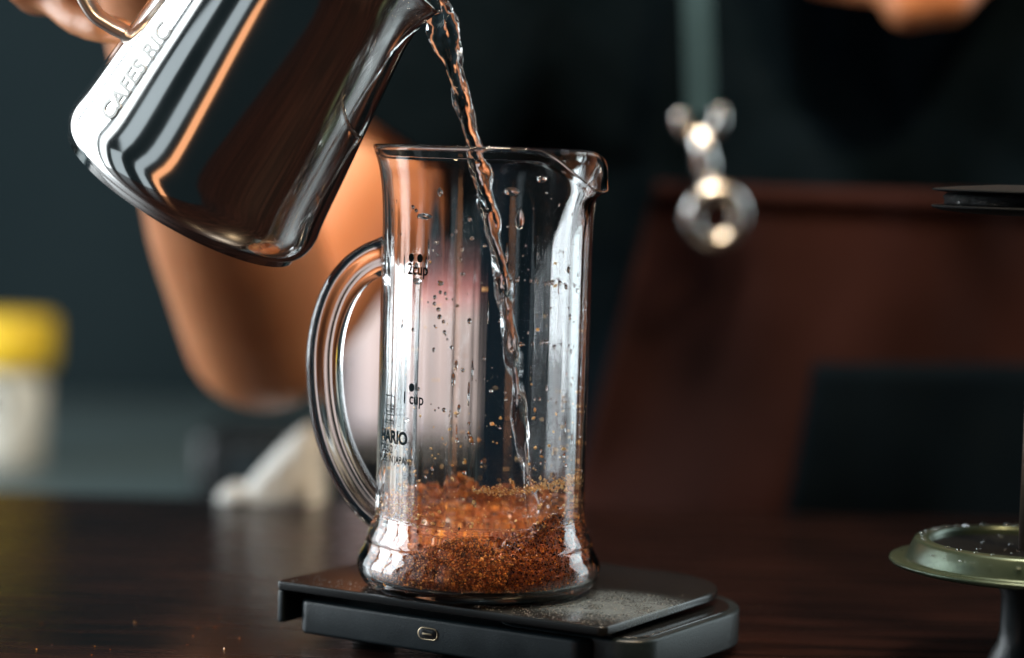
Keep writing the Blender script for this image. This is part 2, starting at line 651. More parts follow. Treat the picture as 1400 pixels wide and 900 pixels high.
# bowed head
HD = 1.27
hc = P(1245, -300, 1.31)
SK += [(hc, (.076, .092, .095)), (hc + Vector((0, -.02, -.03)), (.066, .080, .085)), (nk, .055, hc + Vector((0, .05, -.05)), .055)]
chin = P(1243, 5, 1.235)
chin2 = P(1296, -2, 1.240)
SK += [(chin, .0125, chin2, .0135), (chin, .014, hc + Vector((0, -.04, -.05)), .05), (chin2, .013, P(1335, -55, 1.26), .016),
       (P(1335, -55, 1.26), .016, P(1400, -150, 1.32), .018),
       (chin + Vector((-.006, .004, .010)), .010, P(1190, -22, 1.25), .0105), (P(1190, -22, 1.25), .0105, P(1120, -36, 1.275), .012), (P(1120, -36, 1.275), .012, P(1085, -130, 1.33), .016)]
SK += [(hc + Vector((0, -.098, -.018)), .011, hc + Vector((0, -.106, -.045)), .013)]                      # nose
SK += [(hc + Vector((-.012, -.086, -.075)), .007, hc + Vector((.012, -.086, -.075)), .007)]               # lips
for s in (-1, 1):
    SK += [(hc + Vector((s * .080, .012, -.03)), (.010, .020, .032))]                                       # ears
    SK += [(hc + Vector((s * .015, -.088, .012)), .010, hc + Vector((s * .045, -.074, .010)), .009)]      # brows
# right hand on the pitcher handle
HDp = .905
palm_a = P(105, -105, .955)
palm_b = P(58, -26, .917)
SK += [(wr, .025, palm_a, .026), (palm_a, .024, palm_b, .014), (P(60, -95, .935), .017, P(44, -34, .908), .013)]


def finger(pts, r0, r1):
    for i in range(len(pts) - 1):
        a = r0 + (r1 - r0) * i / (len(pts) - 1)
        b = r0 + (r1 - r0) * (i + 1) / (len(pts) - 1)
        SK.append((pts[i], a, pts[i + 1], b))


finger([P(50, -20, .912), P(104, 27, .892), P(140, 40, .882), P(168, 44, .884)], .0068, .0056)              # little finger
finger([P(56, -66, .914), P(116, -36, .880), P(164, -26, .874), P(200, -28, .880)], .0078, .0066)           # ring finger
finger([P(68, -122, .914), P(132, -98, .874), P(184, -90, .870), P(220, -95, .878)], .0082, .0068)          # middle finger
finger([P(86, -178, .914), P(152, -160, .874), P(204, -152, .870), P(238, -158, .878)], .0080, .0066)       # index finger
finger([P(125, -190, .950), P(190, -222, .915), P(244, -214, .90)], .0105, .0085)                           # thumb
SK += [(P(100, -160, .945), .016, P(84, -172, .918), .012), (P(66, -110, .93), .014, P(56, -62, .917), .012), (wr, .024, P(112, -165, .95), .020)]
# jaw, mouth and lids
jaw = P(1252, -92, 1.272)
SK += [(jaw, (.044, .050, .033)), (jaw.lerp(hc, .45), (.056, .066, .050))]
for s_e in (-1, 1):
    SK += [(hc + Vector((s_e * .031, -.074, .002)), (.016, .010, .009))]

per = empty('person', (.165, 1.40, -1.04))
tag(per, 'person in black T-shirt and brown apron tilting the steel pitcher', 'person')
skin = link('body', capsules(SK, .0027, 8), M_SKIN, per)

M_EYE = pmat('eye_white', (.70, .66, .62), .2)
M_IRIS = pmat('dark_iris', (.02, .012, .008), .15)
for s_e in (-1, 1):
    ec = hc + Vector((s_e * .031, -.0735, -.004))
    bm = bmesh.new()
    bmesh.ops.create_uvsphere(bm, u_segments=20, v_segments=12, radius=.0112, matrix=Matrix.Translation(ec))
    ey_ = link('eye', bm_mesh(bm), M_EYE, per)
    bm = bmesh.new()
    bmesh.ops.create_uvsphere(bm, u_segments=16, v_segments=10, radius=.0052, matrix=Matrix.Translation(ec + Vector((0, -.0074, -.004))))
    link('iris', bm_mesh(bm), M_IRIS, ey_)

# T-shirt, with a sleeve that ends above the elbow
hem = el.lerp(sh, .345)
SH = [(hips + Vector((0, 0, .10)), .135, waist, .128), (waist, .125, chest, .125), (chest, .112, Vector((.172, 1.40, .30)), .085),
      (hips + Vector((-.06, 0, .10)), .126, waist + Vector((-.06, 0, 0)), .116), (hips + Vector((.06, 0, .10)), .126, waist + Vector((.06, 0, 0)), .116),
      (waist + Vector((-.06, 0, 0)), .112, chest + Vector((-.06, 0, 0)), .115), (waist + Vector((.06, 0, 0)), .112, chest + Vector((.06, 0, 0)), .115),
      (chest, .105, sh, .068), (chest, .105, lsh, .068), (lsh, .066, lsh.lerp(el2, .55), .058), (sh, .068, hem, .061)]
shirt_me = capsules(SH, .005, 3)
ax = (sh - hem).normalized()
ax2 = (el2 - lsh).normalized()
bm = bmesh.new()
bm.from_mesh(shirt_me)
for v in bm.verts:
    q = v.co
    d = .0045 * N(q.x * 22, q.y * 22, q.z * 11) + .002 * N(q.x * 60, q.y * 60, q.z * 30)
    v.co = q + v.normal * d
for hp_, ha_ in ((hem + ax * .004, ax), (lsh.lerp(el2, .55) - ax2 * .004, -ax2)):
    near = [f for f in bm.faces if (f.calc_center_median() - hp_).length < .10]
    geo = list({e for f in near for e in f.edges}) + list({v for f in near for v in f.verts}) + near
    bmesh.ops.bisect_plane(bm, geom=geo, plane_co=hp_, plane_no=ha_)
    dead = [f for f in bm.faces if (f.calc_center_median() - hp_).dot(ha_) < 0 and (f.calc_center_median() - hp_).length < .10]
    bmesh.ops.delete(bm, geom=dead, context='FACES')
bm.to_mesh(shirt_me)
bm.free()
shirt = link('shirt', shirt_me, M_SHIRT, per)
so = shirt.modifiers.new('thick', 'SOLIDIFY')
so.thickness = .0022
so.offset = -1

# apron: a hanging sheet with soft folds
AD = 1.262
NX, NZ = 46, 46
tl, tr = P(899, 249, AD), P(1450, 268, AD)
bl, br = P(768, 735, AD), P(1480, 735, AD)
bl.z, br.z = -.16, -.16
bl.x -= .030


def apron_pt(u, v):
    p = tl.lerp(tr, u).lerp(bl.lerp(br, u), v)
    f = .013 * math.sin(u * 9 + 2.6 * v + .4) * (.25 + v) + .016 * N(u * 3.1, v * 2.3, 4.2) + .004 * N(u * 8, v * 5, 1.1)
    return p + Vector((0, f - .006 + .10 * (u - .5) ** 2 - .018 * (1 - v), 0))


vs = [apron_pt(i / NX, j / NZ) for j in range(NZ + 1) for i in range(NX + 1)]
fs = [(j * (NX + 1) + i, j * (NX + 1) + i + 1, (j + 1) * (NX + 1) + i + 1, (j + 1) * (NX + 1) + i) for j in range(NZ) for i in range(NX)]
apron = link('apron', mesh(vs, fs), M_APRON, per)
so = apron.modifiers.new('thick', 'SOLIDIFY')
so.thickness = .002
so.offset = 0
hv_, hf_ = [], []
for i in range(NX + 1):
    for v in (.0, .034):
        hv_.append(apron_pt(i / NX, v) + Vector((0, -.0030, 0)))
for i in range(NX):
    hf_.append((i * 2, i * 2 + 2, i * 2 + 3, i * 2 + 1))
hemo = link('top_hem', mesh(hv_, hf_), M_APRON, apron)
so = hemo.modifiers.new('thick', 'SOLIDIFY')
so.thickness = .0018
so.offset = 0
# dark patch pocket on the apron
pu0, pv0 = .43, .275
vs, n_ = [], 24
for j in range(n_ + 1):
    for i in range(n_ + 1):
        u = pu0 + (1.0 - pu0) * i / n_ - .035 * (j / n_)
        v = pv0 + (.98 - pv0) * j / n_
        vs.append(apron_pt(u, v) + Vector((0, -.0042, 0)))
fs = [(j * (n_ + 1) + i, j * (n_ + 1) + i + 1, (j + 1) * (n_ + 1) + i + 1, (j + 1) * (n_ + 1) + i) for j in range(n_) for i in range(n_)]
pocket = link('pocket', mesh(vs, fs), M_POCKET, apron)
pocket['label'] = 'black patch pocket'
so = pocket.modifiers.new('thick', 'SOLIDIFY')
so.thickness = .0022
so.offset = 0
hb = hc + Vector((0, .022, .018))
hair_me = capsules([(hb, (.080, .088, .092)), (hb + Vector((0, .03, -.04)), (.070, .066, .07))], .006, 3)
for v in hair_me.vertices:
    v.co += Vector((N(v.co.x * 90, v.co.y * 90, v.co.z * 30), N(v.co.y * 90, 3, v.co.z * 30), 0)) * .003
link('hair', hair_me, M_HAIR, per)

# lanyard hanging down the shirt
LD = 1.235
lan = empty('lanyard', P(958, 150, LD))
tag(lan, 'grey strap lanyard with a shiny metal clasp hanging on the black shirt', 'lanyard')
w2 = .0074


def ribbon(pts, hw, th):
    vs, fs = [], []
    for p in pts:
        for dx, dy in ((-hw, -th), (hw, -th), (hw, th), (-hw, th)):
            vs.append(p + Vector((dx, dy, 0)))
    for i in range(len(pts) - 1):
        for k in range(4):
            k2 = (k + 1) % 4
            fs.append((i * 4 + k, i * 4 + k2, i * 4 + 4 + k2, i * 4 + 4 + k))
    fs.append((0, 1, 2, 3))
    m = len(pts) * 4
    fs.append((m - 1, m - 2, m - 3, m - 4))
    return fix_normals(mesh(vs, fs))


spts = catmull([P(958, 158, LD), P(956, 80, LD + .004), P(953, 0, LD + .012), P(952, -70, LD + .03), P(960, -200, LD + .07)], 6)
link('strap', ribbon(spts, w2, .0011), M_STRAP, lan, smooth=False)


def torus_me(c, rmaj, rmin, tilt, sx=1.0, a0=0.0, a1=360.0, seg=40):
    n = seg
    pts = []
    full = abs(a1 - a0) >= 359
    for i in range(n + (0 if full else 1)):
        a = R(a0 + (a1 - a0) * i / n)
        pts.append(Vector((math.cos(a) * rmaj * sx, 0, math.sin(a) * rmaj)))
    m = Matrix.Translation(c) @ Euler(tilt).to_matrix().to_4x4()
    if full:
        vs, fs = [], []
        for i, p in enumerate(pts):
            rad = p.normalized()
            for k in range(14):
                b = 2 * math.pi * k / 14
                vs.append(m @ (p + rad * rmin * math.cos(b) + Vector((0, 1, 0)) * rmin * math.sin(b)))
        for i in range(n):
            for k in range(14):
                i2, k2 = (i + 1) % n, (k + 1) % 14
                fs.append((i * 14 + k, i * 14 + k2, i2 * 14 + k2, i2 * 14 + k))
        return fix_normals(mesh(vs, fs))
    return tube([m @ p for p in pts], [rmin] * len(pts), 14, up=Vector((0, 1, 0)))


link('clasp_loop', torus_me(P(957, 161, LD - .004), .0098, .0042, (0, R(-8), 0), 1.0, 160, 380), M_STEEL_B, lan)
link('swivel', tube([P(957, 184, LD - .004), P(961, 205, LD - .004), P(965, 225, LD - .004), P(968, 248, LD - .004)],
                    [.0060, .0052, .0062, .0052], 16), M_STEEL_B, lan)
link('ring', torus_me(P(979, 296, LD - .006), .0128, .0052, (R(6), R(10), R(14))), M_STEEL_B, lan)

# ================================================================== DIGITAL SCALE
z0 = SCALE_TOP
A = PZ(378, 794, z0)
B = PZ(826, 858, z0)
ex = (B - A)
ex.z = 0
LEN = ex.length
ex.normalize()
ey = Vector((-ex.y, ex.x, 0))
ROT = math.atan2(ex.y, ex.x)


def SP(u, v, z):                          # a point in the scale's own frame (u along its front, v to its back)
    return Vector((A.x, A.y, 0)) + ex * u + ey * v + Vector((0, 0, z))


scale = empty('coffee_scale', SP(LEN / 2, .06, 0))
tag(scale, 'flat black coffee scale under the glass jug', 'scale')
SD = .110


def slab(u0, u1, v0, v1, zb, zt_, rr=.004, rr_right=None, bev=.0008):
    """rounded-corner slab"""
    rr_right = rr if rr_right is None else rr_right
    out = []
    for (cu, cv, a, r) in ((u1, v0, -90, rr_right[0] if isinstance(rr_right, tuple) else rr_right), (u1, v1, 0, rr_right[1] if isinstance(rr_right, tuple) else rr_right),
                           (u0, v1, 90, rr), (u0, v0, 180, rr)):
        su = -1 if cu == u1 else 1
        sv = 1 if cv == v0 else -1
        for k in range(9):
            an = R(a + 90 * k / 8)
            out.append((cu + su * r + r * math.cos(an), cv + sv * r + r * math.sin(an)))
    bm = bmesh.new()
    f = bm.faces.new([bm.verts.new(SP(u, v, zb)) for u, v in out])
    e = bmesh.ops.extrude_face_region(bm, geom=[f])
    for g in e['geom']:
        if isinstance(g, bmesh.types.BMVert):
            g.co.z = zt_
    bmesh.ops.recalc_face_normals(bm, faces=bm.faces)
    caps = [ed for ed in bm.edges if len(ed.link_faces) == 2 and abs(ed.verts[0].co.z - ed.verts[1].co.z) < 1e-6]
    bmesh.ops.bevel(bm, geom=caps, offset=bev, segments=3, profile=.5, affect='EDGES')
    return bm_mesh(bm)


def dust_sheen_mat(center, radius):
    """gloss black with pale dust and a painted bluish reflection around one spot"""
    m, n, b = nt('dust_sheen_black')
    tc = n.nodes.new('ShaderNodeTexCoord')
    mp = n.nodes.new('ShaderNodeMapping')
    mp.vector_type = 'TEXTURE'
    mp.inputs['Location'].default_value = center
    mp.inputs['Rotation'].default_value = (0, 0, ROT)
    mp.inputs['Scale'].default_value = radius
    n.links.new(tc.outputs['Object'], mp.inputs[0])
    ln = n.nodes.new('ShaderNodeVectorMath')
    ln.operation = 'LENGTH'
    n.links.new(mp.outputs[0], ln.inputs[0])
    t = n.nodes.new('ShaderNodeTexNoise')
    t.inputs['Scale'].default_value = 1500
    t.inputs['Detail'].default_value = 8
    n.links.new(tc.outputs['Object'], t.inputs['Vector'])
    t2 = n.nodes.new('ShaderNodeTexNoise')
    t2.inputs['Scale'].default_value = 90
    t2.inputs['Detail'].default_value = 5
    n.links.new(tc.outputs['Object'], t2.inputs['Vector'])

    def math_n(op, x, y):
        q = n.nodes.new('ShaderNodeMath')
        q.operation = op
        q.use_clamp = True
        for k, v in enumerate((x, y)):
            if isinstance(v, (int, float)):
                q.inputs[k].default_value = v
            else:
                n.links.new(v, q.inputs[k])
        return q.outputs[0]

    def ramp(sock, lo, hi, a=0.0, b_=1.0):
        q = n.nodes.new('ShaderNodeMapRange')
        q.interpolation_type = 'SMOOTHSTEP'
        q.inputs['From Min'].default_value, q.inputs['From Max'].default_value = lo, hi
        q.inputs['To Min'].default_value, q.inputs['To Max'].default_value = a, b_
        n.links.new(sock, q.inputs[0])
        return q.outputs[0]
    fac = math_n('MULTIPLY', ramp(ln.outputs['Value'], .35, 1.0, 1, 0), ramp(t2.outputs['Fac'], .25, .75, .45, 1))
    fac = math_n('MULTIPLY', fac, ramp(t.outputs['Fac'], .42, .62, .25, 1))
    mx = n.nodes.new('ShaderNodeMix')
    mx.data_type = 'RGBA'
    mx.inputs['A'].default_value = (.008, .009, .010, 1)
    mx.inputs['B'].default_value = (.13, .17, .20, 1)  # dust tone, tinted blue to carry the pan's reflection as well
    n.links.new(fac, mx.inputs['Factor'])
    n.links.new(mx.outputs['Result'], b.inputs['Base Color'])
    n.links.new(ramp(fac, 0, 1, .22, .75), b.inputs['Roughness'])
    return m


M_PAN = dust_sheen_mat(SP(LEN - .016, .036, z0), (.050, .034, .02))
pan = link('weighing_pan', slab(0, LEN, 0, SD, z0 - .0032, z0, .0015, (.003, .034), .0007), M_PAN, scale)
link('pan_skirt', slab(0, .0032, .0004, SD - .004, z0 - .0150, z0 - .0033, .0012, .0012), M_BLACK, scale)
link('housing', slab(.0075, LEN - .0085, .003, SD - .004, .003, z0 - .0062, .004, (.006, .026), .0015), M_BLACK, scale)
link('pan_support', slab(.02, LEN - .02, .014, SD - .014, z0 - .0063, z0 - .0031, .004, (.004, .02), .0004), M_BLACK, scale)
link('display_housing', slab(LEN - .050, LEN + .0095, .0085, SD - .001, .0028, z0 - .0056, .012, (.012, .034), .0011), M_BLACK, scale)
link('display_window', slab(LEN - .040, LEN + .0068, .0125, SD - .006, z0 - .0057, z0 - .0052, .008, (.010, .031), .0002), M_RUBBER, scale)
for u, v in ((.02, .034), (LEN - .02, .034), (.02, SD - .02), (LEN - .03, SD - .03)):
    f = rbox(0, 0, 0, .012, .012, .0031, .001)
    f.transform(Matrix.Translation(SP(u, v, .00155)) @ Matrix.Rotation(ROT, 4, 'Z'))
    link('rubber_foot', f, M_RUBBER, scale)
# charging port on the front
port = PZ(571, 876, .0085)
uu = (port - A).dot(ex)
pz = .0098


def port_ring(w, h, th, dep, zoff, name, mat, parent):
    vs, fs = [], []
    seg = 32
    for d in (0, dep):
        for (ww, hh) in ((w, h), (w - th * 2, h - th * 2)):
            for k in range(seg):
                a = 2 * math.pi * k / seg
                r = hh / 2
                cx = math.cos(a) * r + math.copysign((ww - hh) / 2, math.cos(a))
                vs.append(SP(uu + cx, .003 - .0003 + d, pz + zoff + math.sin(a) * r))
    for k in range(seg):
        k2 = (k + 1) % seg
        o0, i0, o1, i1 = 0, seg, 2 * seg, 3 * seg
        fs += [(o0 + k, o0 + k2, i0 + k2, i0 + k), (o0 + k, o0 + k2, o1 + k2, o1 + k), (i0 + k, i0 + k2, i1 + k2, i1 + k)]
    return link(name, fix_normals(mesh(vs, fs)), mat, parent)


prt = port_ring(.0082, .0044, .0004, .0012, 0, 'charging_port', M_GOLD, scale)
pb = rbox(0, 0, 0, .0068, .0006, .0030, .0002)
pb.transform(Matrix.Translation(SP(uu, .0029, pz)) @ Matrix.Rotation(ROT, 4, 'Z'))
link('socket', pb, M_RUBBER, prt)
pb = rbox(0, 0, 0, .0040, .0006, .0006, .0001)
pb.transform(Matrix.Translation(SP(uu, .0025, pz)) @ Matrix.Rotation(ROT, 4, 'Z'))
link('contact', pb, M_GOLD, prt)

# ================================================================== GLASS JUG
JB = PZ(653.5, 803.5, SCALE_TOP)
JX, JY, JZ = JB.x, JB.y, SCALE_TOP + .0004
TOP = .1553
outer = [(.0, .0012), (.020, .0011), (.031, .0009), (.0345, .0002), (.0370, .0001), (.0396, .0010), (.0420, .0034), (.0433, .0072),
         (.0429, .0108), (.0413, .0140), (.0403, .0163), (.0401, .0184), (.0390, .0212), (.0376, .0246), (.0371, .0300), (.0371, .06), (.0371, .09), (.0371, .115),
         (.0371, .126), (.0373, .134), (.0378, .141), (.0386, .147), (.0396, .151), (.0405, .1535), (.0410, .1548), (.0410, .1558), (.0404, .1563), (.0396, .1560),
         (.0390, .1545)]
inner = [(.0384, .1520), (.0374, .1485), (.0364, .1435), (.0356, .136), (.0351, .127), (.0349, .115), (.0349, .09), (.0349, .06), (.0349, .030), (.0352, .0255), (.0361, .0218),
         (.0375, .0185), (.0388, .0152), (.0402, .0112), (.0406, .0080), (.0398, .0054), (.0372, .0040), (.032, .0036), (.018, .0037), (.0, .0038)]
prof3 = catmull([(r, 0, z) for r, z in outer + inner], 5)
prof = [(max(p.x, 0.0), p.z) for p in prof3]
prof[0] = (0.0, prof[0][1])
prof[-1] = (0.0, prof[-1][1])
n_outer = len(outer) * 5
SPA = R(57)                              # direction of the pouring lip, measured from the front towards the right


def jar_fn(r, z, az, i):
    d = (az - SPA + math.pi) % (2 * math.pi) - math.pi
    t = min(max((z - .118) / (.1560 - .118), 0), 1)
    w = math.exp(-(abs(d) / R(18 if d < 0 else 33)) ** 2.1)
    wn = math.exp(-(d / R(14)) ** 2)
    zz = z - .0140 * w * t ** 2.0
    rr = r + (.0047 * wn + .0014 * w) * t ** 2.6
    if i >= n_outer:                      # drawn glass: faint lengthwise waves on the inside
        k = min(max((z - .024) / .01, 0), 1) * min(max((.145 - z) / .02, 0), 1)
        rr += k * (.000075 * N(math.cos(az) * 7.5, math.sin(az) * 7.5, z * 1.2) + .00007 * N(math.cos(az) * 17, math.sin(az) * 17, z * 2.5 + 5))
    else:
        rr += .00004 * N(math.cos(az) * 6, math.sin(az) * 6, z * 14)
    return rr, zz


jug = empty('glass_jug', (JX, JY, JZ))
tag(jug, 'clear glass coffee jug with handle standing on the black scale', 'jug')
link('body', fix_normals(lathe(prof, 240, jar_fn)), M_GLASS, jug, loc=(0, 0, 0))


def inner_r(z):
    pts = sorted([(zz, rr) for rr, zz in inner[:-3]])
    if z <= pts[0][0]:
        return pts[0][1]
    for (a, ra), (b, rb) in zip(pts[:-1], pts[1:]):
        if a <= z <= b:
            return ra + (rb - ra) * (z - a) / max(b - a, 1e-9)
    return pts[-1][1]


def cyl(a, z, r):                         # a: angle from the front towards the right
    return Vector((r * math.sin(a), -r * math.cos(a), z))


def jar_at(px, py, side='front', dr=0.0):
    """angle and height on the jug's wall under a photo pixel"""
    best = None
    d = ray(px, py)
    o = Vector((0, 0, CAM_H)) - Vector((JX, JY, JZ))
    rr = .0371 + dr
    a = d.x ** 2 + d.y ** 2
    b = 2 * (o.x * d.x + o.y * d.y)
    c = o.x ** 2 + o.y ** 2 - rr ** 2
    disc = b * b - 4 * a * c
    if disc < 0:
        return None
    t = (-b - math.sqrt(disc)) / (2 * a) if side == 'front' else (-b + math.sqrt(disc)) / (2 * a)
    q = o + d * t
    return math.atan2(q.x, -q.y), q.z


# handle: one bent glass strap on the left
HA = R(-93)


def hpt(px, py):
    d = ray(px, py)
    o = Vector((0, 0, CAM_H))
    n = Vector((math.cos(HA), math.sin(HA), 0))           # normal of the handle's plane
    t = (Vector((JX, JY, JZ)) - o).dot(n) / d.dot(n)
    return o + d * t - Vector((JX, JY, JZ))


hpath = [(540, 345), (523, 351), (505, 358), (484, 374), (465, 400), (452, 434), (445, 470), (443.5, 505), (446, 545), (453, 585), (465, 622), (483, 658), (499, 681), (513, 695), (530, 708)]
hp = catmull([hpt(x, y) for x, y in hpath], 8)
rad = []
for i in range(len(hp)):
    t = i / (len(hp) - 1)
    k = 1 + .10 * math.exp(-(t / .08) ** 2)
    rad.append((.0050 * (1 + .15 * math.exp(-(t / .05) ** 2)), .0064 * k))
hn = Vector((math.cos(HA), math.sin(HA), 0))
hv, hf = [], []
SEG = 40
for i, p in enumerate(hp):
    tdir = (hp[min(i + 1, len(hp) - 1)] - hp[max(i - 1, 0)]).normalized()
    y = tdir.cross(hn).normalized()
    a, b = rad[i]
    for k in range(SEG):
        an = 2 * math.pi * k / SEG
        c, s = math.cos(an), math.sin(an)
        e = .72
        hv.append(p + hn * a * math.copysign(abs(c) ** e, c) * (1 - .16 * math.exp(-(s / .28) ** 2)) + y * b * math.copysign(abs(s) ** e, s))
for p in hv:                              # the ends melt into the wall
    rr = math.hypot(p.x, p.y)
    if rr < .0364:
        p.x, p.y = p.x * .0364 / rr, p.y * .0364 / rr
for i in range(len(hp) - 1):
    for k in range(SEG):
        k2 = (k + 1) % SEG
        hf.append((i * SEG + k, i * SEG + k2, (i + 1) * SEG + k2, (i + 1) * SEG + k))
hf.append(tuple(range(SEG)))
hf.append(tuple((len(hp) - 1) * SEG + k for k in range(SEG)))
link('handle', fix_normals(mesh(hv, hf)), M_GLASS, jug, loc=(0, 0, 0))


# printing on the glass
def wrap_print(me, px, py, name='printed_mark', parent=jug, mat=M_PRINT):
    a0, zc = jar_at(px, py)
    densify(me, .0012)
    for v in me.vertices:
        v.co = cyl(a0 + v.co.x / .0371, zc + v.co.y, .0371 + .00012)
    return link(name, me, mat, parent, smooth=False, loc=(0, 0, 0))


def oval(w, h, x0=0.0):
    return [(x0 + w / 2 * math.cos(2 * math.pi * k / 24), h / 2 * math.sin(2 * math.pi * k / 24), 0) for k in range(24)]


def dots(n):
    vs, fs = [], []
    for k in range(n):
        i = len(vs)
        vs += oval(.0026, .0030, (k - (n - 1) / 2) * .0040)
        fs.append(tuple(range(i, i + 24)))
    me = mesh(vs, fs)
    bm = bmesh.new()
    bm.from_mesh(me)
    bmesh.ops.poke(bm, faces=bm.faces)
    bm.to_mesh(me)
    bm.free()
    return me


wrap_print(dots(2), 568.5, 353, 'printed_dots')
wrap_print(text_mesh('2cup', .0056, xscale=.86, bold=.00010), 571, 369, 'printed_text')
wrap_print(dots(1), 563, 530, 'printed_dots')
wrap_print(text_mesh('1 cup', .0056, xscale=.80, bold=.00010), 564, 546, 'printed_text')
q = .0033
wrap_print(poly_strokes([[(-q, -q), (q, -q), (q, q), (-q, q), (-q, -q)], [(-.0024, 0), (-.0024, -.0022), (-.0006, -.0022), (-.0006, 0), (-.0024, 0)],
                         [(.0002, -.0024), (.0002, 0), (.0012, 0), (.0012, -.0012), (.0002, -.0012)], [(.0018, -.0024), (.0018, 0), (.0026, 0), (.0026, -.0012), (.0018, -.0012)]], .0003), 533, 554, 'printed_mark')
stk = []
for k in range(4):
    x = -.0030 + k * .0018
    stk += [[(x, -.0012), (x, .0012)], [(x - .0004, .0006), (x + .0010, .0006)], [(x + .0009, .0006), (x + .0009, -.0012)], [(x - .0004, -.0003), (x + .0010, -.0003)]]
wrap_print(poly_strokes(stk, .00022), 532, 577, 'printed_mark')
wrap_print(text_mesh('HARIO', .0060, xscale=.96, bold=.00022), 536, 598, 'printed_text')
wrap_print(text_mesh('CPSS-2', .0040, xscale=.85, bold=.00004), 528, 613, 'printed_text')
wrap_print(text_mesh('MADE IN JAPAN', .0036, xscale=.80, bold=.00004), 535, 628, 'printed_text')


# ------------------------------------------------------------------ coffee inside the jug
LAND = ((P(729, 715, JY).x - JX) / .037, -.02)


def bed_h(a, rf):
    """height of the coffee over the jug's base; a from the front towards the right, rf 0..1 of the inner radius"""
    d = lambda c, w: math.exp(-(((a - R(c) + math.pi) % (2 * math.pi) - math.pi) / R(w)) ** 2)
    rim = .0150 + .0060 * d(-12, 24) + .0145 * d(48, 20) + .0090 * d(180, 70) + .0040 * d(100, 35) - .0045 * d(-72, 34) + .003 * d(-140, 30)
    cen = .0180 + .0030 * math.sin(a) * rf
    t = rf ** 2.2
    h = cen * (1 - t) + rim * t
    h -= .0045 * math.exp(-((rf * math.sin(a) - LAND[0]) ** 2 + (-rf * math.cos(a) - LAND[1]) ** 2) / .03)
    h += .0015 * N(a * 3 + 4, rf * 4, 2) + .0008 * N(math.sin(a) * rf * 12, math.cos(a) * rf * 12, 7)
    return h


NA, NR = 160, 40
vs, fs = [], []
for j in range(NR + 1):
    rf = j / NR
    for k in range(NA):
        a = 2 * math.pi * k / NA
        h = bed_h(a, rf)
        r = rf * (inner_r(h) - .0005)
        vs.append(cyl(a, h + .0004 * N(math.sin(a) * r * 2200, math.cos(a) * r * 2200, 1), r))
for j in range(NR):
    for k in range(NA):
        k2 = (k + 1) % NA
        fs.append((j * NA + k, j * NA + k2, (j + 1) * NA + k2, (j + 1) * NA + k))
base_i = len(vs)
NW = 14
for j in range(1, NW + 1):
    for k in range(NA):
        a = 2 * math.pi * k / NA
        h = bed_h(a, 1.0)
        z = h + (.0046 - h) * j / NW
        vs.append(cyl(a, z, inner_r(z) - .0005 - (.0012 if j == NW else 0)))
row0 = NR * NA
for j in range(NW):
    for k in range(NA):
        k2 = (k + 1) % NA
        o0 = row0 if j == 0 else base_i + (j - 1) * NA
        o1 = base_i + j * NA
        fs.append((o0 + k, o0 + k2, o1 + k2, o1 + k))
fs.append(tuple(base_i + (NW - 1) * NA + k for k in range(NA)))
cof = link('ground_coffee', fix_normals(mesh(vs, fs)), M_BED, loc=(JX, JY, JZ))
tag(cof, 'moist brown ground coffee heaped in the base of the jug', 'ground coffee', kind='stuff')

gp, gs = [], []
for _ in range(13000):
    a = random.uniform(0, 2 * math.pi)
    rf = math.sqrt(random.random())
    h = bed_h(a, rf)
    r = rf * (inner_r(h) - .0009)
    gp.append(cyl(a, h + random.uniform(-.0002, .0004), r))
    gs.append(random.choice((.00022, .00028, .00034, .00042, .0006)) * (1 if random.random() > .02 else 2.4))
for _ in range(15000):
    a = random.uniform(-math.pi * .62, math.pi * .62)
    h = bed_h(a, 1.0)
    z = random.uniform(.0046, h + .0006)
    gp.append(cyl(a, z, inner_r(z) - random.uniform(.0004, .0008)))
    gs.append(random.choice((.00020, .00026, .00032, .00038, .0005)) * (1 if random.random() > .012 else 2.2))
wet = [i for i, p in enumerate(gp) if R(16) + .10 * N(p.z * 300, 2) < math.atan2(p.x, -p.y) < R(95) and p.z > .004]
ws = set(wet)
g0 = link('wet_grains', grains([gp[i] for i in wet], [gs[i] for i in wet]), M_WETGRAIN, cof, smooth=False, loc=(0, 0, 0))
g0['kind'] = 'stuff'
gp, gs = [p for i, p in enumerate(gp) if i not in ws], [q for i, q in enumerate(gs) if i not in ws]
g1 = link('coffee_grains', grains(gp, gs), M_GRAIN, cof, smooth=False, loc=(0, 0, 0))
g1['kind'] = 'stuff'

# grains and chaff clinging to the inside of the wall
gp, gs = [], []


def stick(a, z, s):
    gp.append(cyl(a, z, inner_r(z) - s * .55))
    gs.append(s)


for _ in range(260):                      # scattered up the front
    z = .024 + random.expovariate(1 / .026)
    if z < .12:
        stick(R(random.uniform(-75, 85)), z, random.choice((.0002, .0003, .0004, .0005, .0007, .0009)))
for _ in range(90):                       # scattered on the back wall
    z = .03 + random.expovariate(1 / .03)
    if z < .12:
        stick(R(180 + random.uniform(-80, 80)), z, random.choice((.0004, .0005, .0007)))
zr = jar_at(725, 668)[1]
for _ in range(620):                      # the tide line on the right
    t = random.random()
    a = R(-4 + 86 * t)
    thick = .0005 + .0011 * abs(N(t * 9, 3)) + .0007 * t
    stick(a, zr - .0004 + random.gauss(0, thick) + .0012 * t * t - .0008 * math.sin(t * 7), random.choice((.0002, .0003, .0004, .0005)))
for _ in range(160):                      # the smear over the left
    stick(R(-50 + random.gauss(0, 9)), .031 + random.gauss(0, .0035), random.choice((.0003, .0004, .0006)))
fl = link('coffee_chaff', grains(gp, gs), M_FLECK, smooth=False, loc=(JX, JY, JZ))
